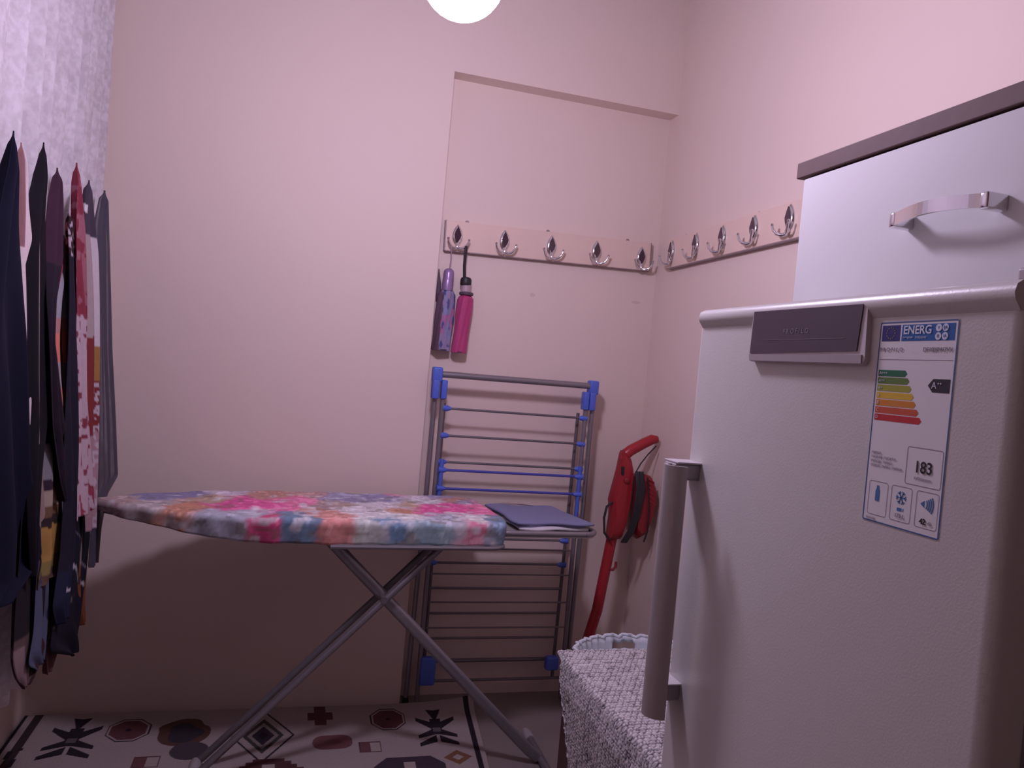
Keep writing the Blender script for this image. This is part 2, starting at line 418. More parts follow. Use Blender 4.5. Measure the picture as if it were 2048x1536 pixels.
MB().prism([(18.4, 181), (21.6, 181), (21.6, 184), (23, 187), (23, 198), (17, 198), (17, 187), (18.4, 184)], (FX0 - .0008, LY, LZ), (0, -.001, 0), (0, 0, -.001), (.0002, 0, 0)).build('bottle_icon', INKI, lab)
sn = MB()
for k in range(6):
    a = math.pi * k / 3; d = (math.cos(a), math.sin(a)); n_ = (-d[1], d[0])
    q = lambda r_, s_: (54.5 + d[0] * r_ + n_[0] * s_, 188.5 + d[1] * r_ + n_[1] * s_)
    for P in ([q(0, -.6), q(7, -.6), q(7, .6), q(0, .6)], [q(4, 0), q(6.2, 2.6), q(6.9, 1.9), q(4.9, 0)], [q(4, 0), q(4.9, 0), q(6.9, -1.9), q(6.2, -2.6)]):
        sn.prism(P, (FX0 - .0008, LY, LZ), (0, -.001, 0), (0, 0, -.001), (.0002, 0, 0))
sn.build('snowflake_icon', INKI, lab)
lrect(MB(), 50, 199.5, 56.5, 203).build('star_icon', INKI, lab); lrect(MB(), 58, 199.5, 59, 203).build('star_icon', INKI, lab)
T('volume_lettering', '173 L', 6.2, 54.5, 208.2, INKG, 'CENTER', bo=.0001)
sp = MB().prism([(81, 189.5), (86, 186), (86, 193)], (FX0 - .0008, LY, LZ), (0, -.001, 0), (0, 0, -.001), (.0002, 0, 0))
for r_ in (8, 10.6, 13.2, 15.8):
    P = [(81 + (r_ + e) * math.cos(a), 189.5 + (r_ + e) * math.sin(a)) for e, rg in ((0, np.linspace(-.5, .5, 7)), (1.4, np.linspace(.5, -.5, 7))) for a in rg]
    sp.prism(P, (FX0 - .0008, LY, LZ), (0, -.001, 0), (0, 0, -.001), (.0002, 0, 0))
sp.build('noise_icon', INKI, lab)
T('noise_number', '42', 8, 86, 207.5, INKK, 'CENTER', bo=.0003); T('noise_unit', 'dB', 5, 95, 208, INKG, 'CENTER')
T('regulation_print', '2010/1060', 3.4, 6, 218, INKG)

# ------------------------------------------------------------------ cabinet on top of the freezer
t = thing('drawer_cabinet', 'white drawer cabinet with brown top standing on the freezer', 'cabinet', (1.0, .815, FZ))
MB().box((.822, .494, FZ), (1.25, 1.134, 1.7066), .002).build('body', WHITEC, t)
dr = MB().box((.800, .492, FZ + .008), (.8215, 1.137, 1.7030), .0025).build('drawer_front', WHITEC, t, True)
MB().box((.797, .474, 1.7066), (1.262, 1.154, 1.7330), .0015).build('top_board', BROWN, t)
hy0, hy1, hz0 = .888, .742, 1.5905
pts = []
hrib = []
for k in range(17):
    s_ = k / 16; y = hy0 + (hy1 - hy0) * s_
    arch = math.sin(math.pi * s_)
    hrib.append((.772 - .012 * arch, y, hz0 + .004 * arch))
outer = [[(x - .002, y, z - .0085), (x - .002, y, z + .0085), (x + .002, y, z + .0085), (x + .002, y, z - .0085)] for x, y, z in hrib]
hb = MB().loft(outer).build('handle', CHROME, dr)
for s_, y in ((-1, hy0), (1, hy1)):
    MB().box((.768, y - .006, hz0 - .0105), (.801, y + .006, hz0 + .0105), .003).build('handle_post', CHROME, dr, True)

# ------------------------------------------------------------------ hook rails
def make_hook(parent):
    leaf = []
    for k in range(28):
        a = 2 * math.pi * k / 28
        x = .0215 * math.sin(a) * (1 - .12 * math.cos(a)); z = .045 * math.cos(a)
        x *= (1 - abs(math.cos(a)) ** 3 * .60)
        leaf.append((x, z))
    rings = [[(p[0] * s_, y, p[1] * s_ + .006) for p in leaf] for s_, y in ((1, 0), (1, -.003), (.9, -.0075), (.72, -.0105), (.4, -.0115))]
    h = MB().loft(rings)
    h.tube([(0, -.006, -.026), (0, -.011, -.040), (0, -.011, -.047)], [.008, .0075, .006], 10)
    h = h.build('hook', CHROME, parent, True)
    di = [(0, .038), (.0085, .020), (.0140, .004), (.0110, -.009), (0, -.028), (-.0110, -.009), (-.0140, .004), (-.0085, .020)]
    MB().prism(di, (0, -.0105, .004), (1, 0, 0), (0, 0, 1), (0, -.0028, 0)).build('inset', INSET, h)
    for s_ in (-1, 1):
        ar = MB().tube([(0, -.010, -.043), (s_ * .012, -.018, -.047), (s_ * .026, -.028, -.043), (s_ * .036, -.034, -.031), (s_ * .041, -.036, -.016)], [.006, .0055, .005, .0045, .004], 10)
        ar.lathe([(.0005, -.0058), (.004, -.004), (.0058, 0), (.004, .004), (.0005, .0058)], (s_ * .0415, -.036, -.013), 10)
        ar.build('hook_arm', CHROME, h, True)
    return h
def copy_tree(o, parent):
    c = o.copy(); col.objects.link(c); c.parent = parent
    for ch in list(o.children): copy_tree(ch, c)
    return c
def rail(name, label, loc, rz, length, tilt, hooks, n_eye, end_caps):
    """rail local: x along the wall, y into the wall, z up; origin = centre of the back face"""
    t = thing(name, label, 'hook rail', loc)
    M = Matrix.Rotation(rz, 4, 'Z') @ Matrix.Rotation(-tilt, 4, 'Y')
    h, th = .118, .026
    def put(o): o.matrix_parent_inverse = Matrix(); o.matrix_local = M; return o
    put(MB().box((-length / 2, -th, -h / 2), (length / 2, 0, h / 2), .0015).build('board', LAMIN, t))
    for s_ in end_caps:
        put(MB().box((s_ * (length / 2 + .0015) - .0022, -th - .001, -h / 2 - .001), (s_ * (length / 2 + .0015) + .0022, 0, h / 2 + .001)).build('end_strip', TRIM, t))
    put(MB().box((-length / 2, -th + .001, -h / 2 - .003), (length / 2, -.001, -h / 2)).build('lower_edge', TRIM, t))
    for x in n_eye:
        e = MB().lathe([(.0085, 0), (.0085, .0025), (.004, .004)], (x, -.001, h / 2 + .004), 12, 'y')
        put(e.build('eyelet', TRIM, t))
    first = None
    for x, z in hooks:
        if first is None:
            hk = make_hook(t); first = hk
        else: hk = copy_tree(first, t)
        hk.matrix_parent_inverse = Matrix(); hk.matrix_local = M @ Matrix.Translation((x, -th, z))
    return t
# back wall (hangs a little out of level)
rail('coat_hook_rail', 'cream five-hook rail in the back wall recess with two umbrellas hanging', (.989, YR, 1.863), 0, .886, .027,
     [(-.397, -.004), (-.203, -.004), (-.003, -.005), (.196, -.006), (.400, -.011)], (-.355, -.013, .345), (-1, 1))
rail('coat_hook_rail', 'cream hook rail with empty hooks on the right wall behind the cabinet', (XR, 2.446, 1.880), -math.pi / 2, .990, .008,
     [(-.447, .000), (-.250, .000), (-.059, -.002), (.140, .000), (.335, .000)], (-.389, .116), (1,))

# ------------------------------------------------------------------ umbrellas on the first hook
def umb_colour(P):
    y = P[..., 2]; x = P[..., 0]
    base = np.ones(P.shape) * np.array([.28, .23, .37])
    n1 = vnoise(x * 45, y * 38, 3)[..., None]; n2 = vnoise(x * 70 + 9, y * 60, 5)[..., None]
    c = np.where((y[..., None] > 1.46) & (y[..., None] < 1.57), np.array([.38, .17, .32]), base)
    c = np.where(n1 > .62, np.array([.24, .25, .42]), c)
    c = np.where(n2 > .74, np.array([.08, .09, .24]), c)
    c = np.where((x[..., None] < .546 + .01 * n1), np.array([.13, .075, .11]), c)
    return c
def folded_body(x_top, x_bot, z_top, z_bot, yc, rx, ry, pleat, seed, nz=40, nk=72):
    P = np.zeros((nz, nk + 1, 3))
    for i in range(nz):
        s_ = i / (nz - 1); z = z_top + (z_bot - z_top) * s_; xc = x_top + (x_bot - x_top) * s_
        tp = min(1, .55 + s_ * 5) * (1 - .04 * math.sin(s_ * 9 + seed))
        for k in range(nk + 1):
            a = 2 * math.pi * k / nk
            f_ = 1 + pleat * math.sin(a * 4 + s_ * 2.2 + seed) + .03 * math.sin(a * 9 + s_ * 7)
            P[i, k] = (xc + rx * tp * f_ * math.cos(a), yc + ry * tp * f_ * math.sin(a), z)
    return P
t = thing('folding_umbrella', 'lilac floral folded umbrella hanging leftmost on the hook rail', 'umbrella', (.567, 3.045, 1.395), 'umbrellas on the hook rail')
P = folded_body(.568, .562, 1.640, 1.395, 3.043, .034, .026, .10, 1.0)
body = grid_obj('canopy', P, DYED, t, umb_colour(P))
MB().lathe([(.001, 1.3955), (.028, 1.3965), (.030, 1.400)], (.562, 3.043, 0), 20).build('canopy_end', DARKG, body)
MB().lathe([(.022, 0), (.023, .02), (.021, .045), (.020, .05)], (.568, 3.043, 1.633), 20).build('collar', LILAC, t, True)
MB().lathe([(.0215, 0), (.0215, .028), (.019, .040), (.011, .047), (.001, .049)], (.569, 3.043, 1.672), 24).build('handle', LILAC, t, True)
MB().tube([(.570, 3.043, 1.718), (.571, 3.030, 1.76), (.566, 3.022, 1.805), (.562, 3.024, 1.812)], .0035, 8, flat=(.0045, .002)).build('wrist_strap', LILSTR, t)
MB().tube([(.537, 3.05, 1.60), (.535, 3.05, 1.66), (.530, 3.052, 1.715)], [.010, .008, .002], 8).build('loose_rib', DARKG, t, True)

t = thing('folding_umbrella', 'magenta folded umbrella with dark handle hanging beside the lilac one', 'umbrella', (.64, 3.035, 1.39), 'umbrellas on the hook rail')
P = folded_body(.645, .633, 1.628, 1.392, 3.036, .0300, .026, .07, 2.3)
body = grid_obj('canopy', P, MAGENTA, t)
MB().lathe([(.001, 1.3925), (.027, 1.3935), (.028, 1.397)], (.633, 3.036, 0), 20).build('canopy_end', DARKG, body)
MB().lathe([(.0275, 0), (.0285, .004), (.0285, .010), (.022, .013)], (.645, 3.036, 1.622), 24).build('collar', DARKG, t, True)
MB().lathe([(.021, 0), (.0195, .03)], (.642, 3.036, 1.634), 20).build('handle_window', CLEAR, t, True)
MB().lathe([(.0205, 0), (.0225, .005), (.0225, .022), (.019, .030), (.010, .034), (.001, .035)], (.639, 3.036, 1.660), 24).build('handle', BLACK, t, True)
MB().tube([(.632, 3.036, 1.692), (.626, 3.028, 1.735), (.623, 3.018, 1.785), (.624, 3.014, 1.812)], .005, 8, flat=(.0062, .0025), updir=(1, 0, 0)).build('wrist_strap', BLACK, t)

# ------------------------------------------------------------------ folded drying rack leaning in the recess
t = thing('folded_drying_rack', 'folded grey and blue laundry drying rack leaning behind the ironing board', 'drying rack', (.875, 2.98, 0))
YA, YBk = 2.975, 3.025      # front and rear frames
for x0, x1 in ((.5755, .578), (1.170, 1.176)):
    MB().tube([(x0, YA, 1.225), (x0, YA, .7), (x1, YA + .005, .02)], .0095, 12).build('front_post', STEEL, t, True)
for x0, x1 in ((.5455, .536), (1.203, 1.198)):
    MB().tube([(x0, YA + .012, 1.27), (x0, YA + .012, .8), (x1, YA + .022, .012)], .0095, 12).build('outer_post', STEEL, t, True)
for x0, x1 in ((.592, .604), (1.158, 1.148)):
    MB().tube([(x0, YBk, 1.19), (x1, YBk, .08)], .007, 10).build('rear_post', DARKSTEEL, t, True)
for x in (.536, 1.198):
    MB().lathe([(.0125, 0), (.0135, .012), (.0115, .03)], (x, YA + .022, 0), 14).build('foot_cap', BLACK, t, True)
MB().tube([(.545, YA, 1.302), (1.205, YA, 1.306)], .0125, 14).build('top_bar', STEEL, t, True)
for sx, x in ((1, .547), (-1, 1.196)):
    tb = MB().box((x - .019, YA - .016, 1.272), (x + .019, YA + .030, 1.329), .007).build('top_bracket', BLUEPL, t, True)
    MB().box((x - .016, YA - .018, 1.206), (x + .010, YA + .028, 1.279), .005).build('post_clamp', BLUEPL, tb, True)
    xx = x + sx * .030
    MB().box((xx - .012, YA - .018, 1.207), (xx + .011, YA + .022, 1.281), .005).build('post_clamp', BLUEPL, tb, True)
def rod(z, xa, xb, r, y, m, conn=True, name='rod'):
    o = MB().tube([(xa, y, z), (xb, y, z + .001)], r, 8).build(name, m, t, True)
    if conn:
        for s_, x in ((1, xa), (-1, xb)):
            MB().tube([(x - s_ * .012, y, z), (x + s_ * .010, y, z), (x + s_ * .022, y, z)], [.0125, .011, .006], 10).build('rod_socket', BLUEPL, o, True)
for z in (1.172, 1.066, .963): rod(z, .590, 1.166, .0048, YA, DARKSTEEL)
for z in (.933, .861): rod(z, .592, 1.166, .0052, YA - .012, BLUEROD, True, 'blue_rod')
for x in (.592, 1.166):
    MB().tube([(x, YA - .012, .975), (x, YA - .012, .76)], .0085, 10).build('blue_upright', BLUEPL, t, True)
for z in (.755, .655, .555, .453, .352, .251): rod(z, .598, 1.150, .0052, YBk, DARKSTEEL, z > .5)
for z in (.626, .524, .412, .310): rod(z, .590, 1.178, .0035, YA, DARKSTEEL, False)
rod(.160, .600, 1.150, .0085, YBk, DARKSTEEL, False, 'lower_bar'); rod(.100, .600, 1.160, .006, YA, DARKSTEEL, False)
MB().box((.578, YA - .014, .085), (.640, YA + .02, .195), .008).build('lower_bracket', BLUEPL, t, True)
MB().box((1.095, YA - .014, .135), (1.150, YA + .02, .190), .008).build('lower_bracket', BLUEPL, t, True)

# ------------------------------------------------------------------ ironing board
BZ = 0.842
ca, sa = math.cos(.05), math.sin(.05)
BC = Vector((0.25, 2.640, 0))
def bp_(s_, w_, z): return (BC.x + s_ * ca - w_ * sa, BC.y + s_ * sa + w_ * ca, z)
t = thing('ironing_board', 'ironing board with pink and white floral cover and crossed grey legs', 'ironing board', (.25, 2.6, 0))
S0, S1 = -.788, .465
def half(s_):
    d = s_ - S0
    if d < .72:
        q = max(0.0, d / .72); hw = .250 * (1 - (1 - q) ** 2.2) ** .75
    else: hw = .250
    e = S1 - s_
    if e < .05: hw -= .05 * (1 - math.sqrt(max(0, 1 - (1 - e / .05) ** 2)))
    return max(hw, .002)
ns, nw = 300, 74
sv = np.concatenate([S0 + (S1 - S0) * (np.linspace(0, 1, ns - 20) ** 1.25), np.linspace(S1, S1, 0)]); ns = len(sv)
P = np.zeros((ns, nw, 3)); UV = np.zeros((ns, nw, 2))
for i, s_ in enumerate(sv):
    hw = half(s_)
    for k in range(nw):
        q = -1 + 2 * k / (nw - 1)                         # wraps over both sides
        L_ = q * (hw + .022 + .048 * min(1.0, (s_ - S0) / .40)); a = abs(L_); sg = 1 if L_ > 0 else -1
        r_ = .014; flat = max(hw - r_, 0)
        if a <= flat: w_, z = a, BZ
        elif a <= flat + r_ * 1.571:
            an = (a - flat) / r_; w_, z = flat + r_ * math.sin(an), BZ - r_ + r_ * math.cos(an)
        else:
            dn = a - flat - r_ * 1.571; w_, z = flat + r_ - .25 * dn, BZ - r_ - dn
        puff = .0035 * math.sin(s_ * 75 + q * 3) * (1 if a > flat else .15)
        P[i, k] = bp_(s_, sg * (w_ + puff), z + .0015 * math.sin(s_ * 31 + q * 5)); UV[i, k] = (s_, L_)
seeds = [  # (s, w, colour, weight)
    (-.62, .00, (.52, .40, .36), .9), (-.66, -.05, (.44, .32, .32), .8), (-.55, -.06, (.50, .45, .44), .8), (-.58, .07, (.30, .28, .44), 1), (-.50, .13, (.30, .28, .46), 1.1),
    (-.45, -.09, (.62, .30, .20), .9), (-.40, .02, (.55, .40, .30), .9), (-.35, -.03, (.78, .13, .36), 1.25), (-.27, .00, (.82, .14, .38), 1.2), (-.19, .03, (.86, .24, .42), 1.2), (-.24, .12, (.58, .32, .26), 1),
    (-.34, -.17, (.48, .50, .58), 1), (-.26, -.22, (.72, .10, .25), .8), (-.17, -.20, (.20, .30, .42), 1.0), (-.10, -.13, (.70, .34, .28), 1), (-.08, -.23, (.78, .34, .30), .9),
    (-.37, .17, (.70, .62, .70), .9), (-.13, .17, (.60, .36, .34), .8), (-.02, .12, (.42, .40, .56), 1.1), (.02, -.05, (.78, .74, .76), 1.2), (.10, .02, (.74, .68, .74), 1.1), (.08, .16, (.38, .36, .54), 1.0),
    (.00, -.23, (.66, .70, .66), .9), (.07, -.22, (.22, .36, .52), .9), (.13, -.16, (.80, .80, .80), 1.1), (.17, -.24, (.34, .48, .54), .9), (.16, .20, (.80, .34, .44), .7), (.22, .10, (.72, .70, .76), .9)]
SD = []
for s_, w_, c, k in seeds:
    s_ = s_ * 1.14; w_ = w_ * 1.14; k = k * 1.14
    SD.append((s_, w_, c, k))
    if -.42 < s_ + .655 < .48: SD.append((s_ + .655, w_ + .015, c, k))
SD.append((.37, -.21, (.80, .78, .76), 1.2)); SD.append((.43, -.26, (.28, .40, .56), 1)); SD.append((.40, .12, (.36, .34, .50), 1.1)); SD.append((.34, .21, (.40, .38, .58), 1))
u, v = UV[..., 0], UV[..., 1]
uu = u + .05 * (vnoise(u * 22, v * 22, 1) - .5) + .022 * (vnoise(u * 70, v * 70, 2) - .5)
vv = v + .05 * (vnoise(u * 22 + 50, v * 22, 3) - .5) + .022 * (vnoise(u * 70, v * 70 + 40, 4) - .5)
W = np.zeros(u.shape); Cc = np.zeros(P.shape)
for s_, w_, c, k in SD:
    d = np.hypot(uu - s_, (vv - w_) * .9) / k
    g = np.exp(-d / .0085); W += g; Cc += g[..., None] * np.array(c)
Cc /= np.maximum(W, 1e-30)[..., None]
petal = np.clip((vnoise(u * 34 + 3, v * 34, 21) - .58) * 5, 0, 1) * np.clip((vnoise(u * 9, v * 9, 22) - .35) * 3, 0, 1)
Cc = Cc * (1 - .75 * petal[..., None]) + np.array([.72, .70, .72]) * .75 * petal[..., None]
Cc = Cc * .86
rf = vnoise(u * 120, v * 120, 8); Cc *= (.82 + .36 * rf)[..., None]
light = (vnoise(u * 46, v * 46, 11) > .70) & (Cc.sum(-1) > 1.0); Cc[light] = np.clip(Cc[light] * 1.2 + .06, 0, .88)
leaf = (vnoise(u * 30 + 7, v * 42, 12) > .80); Cc[leaf] = Cc[leaf] * .5 + np.array([.18, .14, .10]) * .5
grid_obj('cover', P, DYEDC, t, Cc, .002)
# mesh deck under the cover
outl = [(s_, half(s_) - .012) for s_ in np.linspace(S0 + .03, S1 - .005, 40)]
poly = [bp_(a, b, 0)[:2] for a, b in outl] + [bp_(a, -b, 0)[:2] for a, b in outl[::-1]]
MB().prism(poly, (0, 0, BZ - .038), (1, 0, 0), (0, 1, 0), (0, 0, .030)).build('deck', STEEL, t)
rimpts = [bp_(a, -b + .004, BZ - .082) for a, b in outl if a > -.12]
MB().tube(rimpts, .0085, 8).build('frame_rail', STEEL, t, True)
rimpts = [bp_(a, b - .004, BZ - .082) for a, b in outl if a > -.12]
MB().tube(rimpts, .0085, 8).build('frame_rail', STEEL, t, True)
# iron rest at the right end
R0, R1 = .430, .800
ro = rrect(R0, -.215, R1, .175, .05, 6)
rest = MB().prism([bp_(a, b, 0)[:2] for a, b in ro], (0, 0, BZ - .050), (1, 0, 0), (0, 1, 0), (0, 0, .012)).build('iron_rest', SILVERPL, t)
MB().tube([bp_(a, b, BZ - .036) for a, b in ro + ro[:1]], .0095, 10).build('rest_rim', STEEL, rest, True)
MB().tube([bp_(.50, .145, BZ - .034), bp_(.52, .153, BZ - .010), bp_(.61, .156, BZ - .004), bp_(.695, .152, BZ - .010), bp_(.71, .145, BZ - .034)], .004, 8).build('rest_wire', CHROME, rest, True)
# legs: one wide flat leg, one pair of thin legs, with floor bars
YL = 2.50
leg = MB().tube([(.118, YL, BZ - .062), (.1635, YL, .7565), (.326, YL, .5985), (.890, YL, .048), (.925, YL, .022)], .017, 12, flat=(.019, .012), updir=(.7, 0, .7)).build('leg', STEEL, t, True)
MB().tube([(.930, YL - .24, .018), (.938, YL + .15, .018)], .014, 12).build('floor_bar', STEEL, leg, True)
for yy, xx in ((YL - .24, .930), (YL + .16, .938)):
    MB().lathe([(.017, -.03), (.019, -.02), (.019, .02), (.015, .035)], (xx, yy, .019), 14, 'y').build('foot_cap', LGREY, leg, True)
for dy in (-.03, .055):
    leg = MB().tube([(.560, YL + dy, BZ - .062), (.5173, YL + dy, .749), (.326, YL + dy, .552), (-.159, YL + dy, .055), (-.175, YL + dy, .042)], .0115, 12).build('leg', STEEL if dy < 0 else DARKSTEEL, t, True)
MB().tube([(-.182, YL - .24, .036), (-.184, YL + .01, .036)], .013, 12).build('floor_bar', STEEL, leg, True)
for yy, xx in ((YL - .24, -.182), (YL + .02, -.184)):
    MB().lathe([(.016, -.03), (.018, -.02), (.018, .02), (.015, .035)], (xx, yy, .037), 14, 'y').build('foot_cap', LGREY, leg, True)
MB().lathe([(.011, -.045), (.011, .070)], (.345, YL, .578), 12, 'y').build('pivot_bolt', DARKSTEEL, t)
MB().tube([(.118, YL - .06, BZ - .064), (.118, YL + .28, BZ - .064)], .009, 10).build('cross_bar', STEEL, t, True)
MB().tube([(.560, YL - .06, BZ - .064), (.560, YL + .28, BZ - .064)], .009, 10).build('cross_bar', STEEL, t, True)

# folded blue cloth on the iron rest
cl = thing('folded_cloth', 'blue-grey cloth folded flat on the iron rest', 'cloth', bp_(.61, 0, BZ - .036))
def sheet(z, a0, b0, a1, b1, th, seed, skew=0.0):
    n = 40; G = np.zeros((n, n, 3)); am, bm_ = (a0 + a1) / 2, (b0 + b1) / 2
    for i in range(n):
        for k in range(n):
            p, q = i / (n - 1) * 2 - 1, k / (n - 1) * 2 - 1
            cr = 1 - .045 * (abs(p) * abs(q)) ** 3
            s_ = am + (a1 - a0) / 2 * p * cr * (1 + .05 * math.sin(q * 2.6 + seed * 2.1)) + skew * q; w_ = bm_ + (b1 - b0) / 2 * q * cr * (1 + .05 * math.sin(p * 3.1 + seed))
            edge = max(abs(p), abs(q)); drop = .007 * max(0, (edge - .86) / .14) ** 1.5
            G[i, k] = bp_(s_, w_, z - drop + .006 * (float(vnoise(np.array(p * 1.7 + seed), np.array(q * 1.7), 5)) - .5))
    return G
for k, (z, a0, b0, a1, b1, sk) in enumerate(((BZ - .0205, .512, -.190, .785, .128, .00), (BZ - .0125, .520, -.180, .772, .132, .012), (BZ - .0035, .500, -.188, .780, .130, -.012))):
    grid_obj('cloth_layer', sheet(z, a0, b0, a1, b1, .01, 3 + k, sk), BLUECL if k != 0 else CLOTHW, cl, None, .006)

# ------------------------------------------------------------------ upright vacuum cleaner
YV = 2.885
t = thing('stick_vacuum_cleaner', 'red upright stick vacuum cleaner leaning in the corner by the wall', 'vacuum cleaner', (1.17, YV, 0))
def vx(poly, y0, y1, name, m, parent, bev=True):
    c = (sum(p[0] for p in poly) / len(poly), sum(p[1] for p in poly) / len(poly))
    sh = lambda k: [((p[0] - c[0]) * k + c[0], (p[1] - c[1]) * k + c[1]) for p in poly]
    d = (y1 - y0); rings = [[(p[0], y, p[1]) for p in sh(k)] for k, y in ((.80, y0), (.93, y0 + .12 * d), (1, y0 + .3 * d), (1, y1 - .3 * d), (.93, y1 - .12 * d), (.80, y1))]
    return MB().loft(rings).build(name, m, parent, True)
MB().tube([(1.302, YV, .740), (1.262, YV, .41), (1.228, YV, .27), (1.195, YV, .05)], .0215, 16).build('lower_tube', RED, t, True)
vx([(1.306, 1.060), (1.340, 1.030), (1.352, .990), (1.352, .900), (1.352, .860), (1.340, .760), (1.326, .706), (1.276, .700), (1.281, .790), (1.272, .858), (1.296, .985)], YV - .045, YV + .035, 'main_shell', RED, t)
MB().tube([(1.318, YV, 1.020), (1.325, YV, 1.045), (1.345, YV, 1.062), (1.400, YV, 1.094), (1.436, YV, 1.112), (1.458, YV, 1.113)], [.024, .0235, .022, .021, .0205, .015], 14).build('handle', RED, t, True)
vx([(1.392, .975), (1.430, .966), (1.452, .925), (1.458, .880), (1.450, .800), (1.425, .725), (1.395, .708), (1.372, .735), (1.365, .85), (1.372, .96)], YV - .06, YV + .06, 'dust_housing', REDD, t)
for k in range(6):
    z = .950 - .018 * k; x = 1.430 + .003 * k
    MB().tube([(x - .030, YV - .062, z + .010), (x, YV - .058, z - .004), (x + .012, YV - .04, z - .010)], .0032, 6).build('vent_rib', RED, t, True)
cw = MB()
for k in range(7):
    o_ = .006 * k
    cw.tube([(1.352 + o_ * .8, YV - .052 - .002 * (k % 3), .985), (1.356 + o_ * .9, YV - .068, .92), (1.352 + o_ * .7, YV - .068, .82), (1.338 + o_ * .6, YV - .062, .745), (1.318 + o_ * .55, YV - .05, .698)], .0042, 6)
cw.build('wound_cable', BLACK, t, True)
MB().tube([(1.446, YV - .02, 1.088), (1.41, YV - .03, 1.055), (1.375, YV - .04, 1.015), (1.355, YV - .05, .985)], .003, 6).build('cable_end', BLACK, t, True)
MB().tube([(1.272, YV - .03, .855), (1.250, YV - .03, .835), (1.243, YV - .03, .790), (1.250, YV - .03, .730), (1.276, YV - .04, .702)], .005, 8).build('cable_loop', BLACK, t, True)
MB().tube([(1.398, YV - .066, .965), (1.415, YV - .07, .85), (1.418, YV - .068, .75), (1.410, YV - .06, .705)], .0032, 6).build('cable_loop', BLACK, t, True)
MB().lathe([(.0115, 0), (.0115, -.012), (.009, -.014)], (1.318, YV - .040, .945), 14, 'y').build('button', REDD, t, True)
MB().box((1.296, YV - .05, .965), (1.303, YV - .03, 1.000), .002).build('switch', BLACK, t)
MB().tube([(1.286, YV - .015, .582), (1.306, YV - .02, .580), (1.316, YV - .02, .592), (1.316, YV - .02, .612)], .006, 8).build('cable_hook', REDD, t, True)
MB().box((1.165, YV - .05, .0), (1.33, YV + .06, .06), .02).build('floor_head', REDD, t, True)

# ------------------------------------------------------------------ chest with crochet cover, basket behind
t = thing('storage_chest', 'dark maroon wooden chest under the white crochet cover', 'chest', (1.08, 1.56, 0))
MB().box((.772, 1.19, .05), (1.40, 1.935, .575)).build('body', CHEST, t)
MB().box((.762, 1.18, .575), (1.41, 1.945, .594), .004).build('lid', CHEST, t)
MB().box((.768, 1.185, 0), (1.405, 1.94, .05), .003).build('plinth', CHEST, t)

def crochet():
    step = .0034
    X0, X1 = .748, 1.405; drop = .40
    na = int((drop + X1 - X0) / step); nb = int((1.955 - 1.185) / step)
    a = np.linspace(-drop, X1 - X0, na)[:, None]; b = np.linspace(1.185, 1.955, nb)[None, :]
    A = np.repeat(a, nb, 1); B = np.repeat(b, na, 0)
    topm = A >= 0
    x = np.where(topm, X0 + A, X0 - .012 * np.minimum(1, -A / .05)); z = np.where(topm, .600, .600 + A)
    r_ = .010
    z = z - np.where(np.abs(A) < r_, (r_ - np.abs(A)) * .45, 0)
    wave = .006 * np.sin(B * 34 + A * 6) * np.clip(-A / .25, 0, 1); x = x - wave
    # stitches: rows of V-shaped loops, offset every other row
    pu, pv = .0150, .0122
    row = np.floor(B / pv); fv = B / pv - row; fu = A / pu + .5 * (row % 2); fu = fu - np.floor(fu)
    loop = np.hypot((fu - .5) * 1.0, (fv - .45) * 1.15)
    skew = fu + .35 * np.abs(fv - .5); skew = skew - np.floor(skew); loop = np.hypot(skew - .5, (fv - .45) * 1.15)
    hgt = np.exp(-((loop - .28) / .15) ** 2)
    hole = np.exp(-(loop / .17) ** 2) + .6 * np.clip(vnoise(A * 75, B * 75, 31) - .72, 0, 1) * 4
    hh = .0042 * hgt - .003 * hole + .0012 * vnoise(A * 160, B * 160, 4)
    x = np.where(topm, x, x - hh); z = np.where(topm, z + hh, z)
    # seam ridges near the far end
    ridge = np.exp(-((B - 1.825 + .35 * np.maximum(A - .0, 0) * -.9) / .004) ** 2) * topm * (A < .16)
    z = z + .004 * ridge
    # far edge hangs back on a slant on the side
    far = np.where(topm, 1.945 - .0 * A, 1.905 + A * .74)
    Bc = np.minimum(B, far + .004 * np.sin(A * 260))
    P = np.stack([x, Bc, z], -1)
    wgt = np.clip(.20 + 1.0 * hgt - .6 * hole + .45 * (vnoise(A * 90, B * 90, 9) - .5), .05, 1) + ridge * .4
    C = np.clip(wgt, .05, 1)[..., None] * np.array([.70, .66, .66])
    return P, C
P, C = crochet()
o = grid_obj('crochet_cover', P, CROCHET, None, C, .003)
tag(o, 'white openwork crochet cover spread over the maroon chest', 'cover')

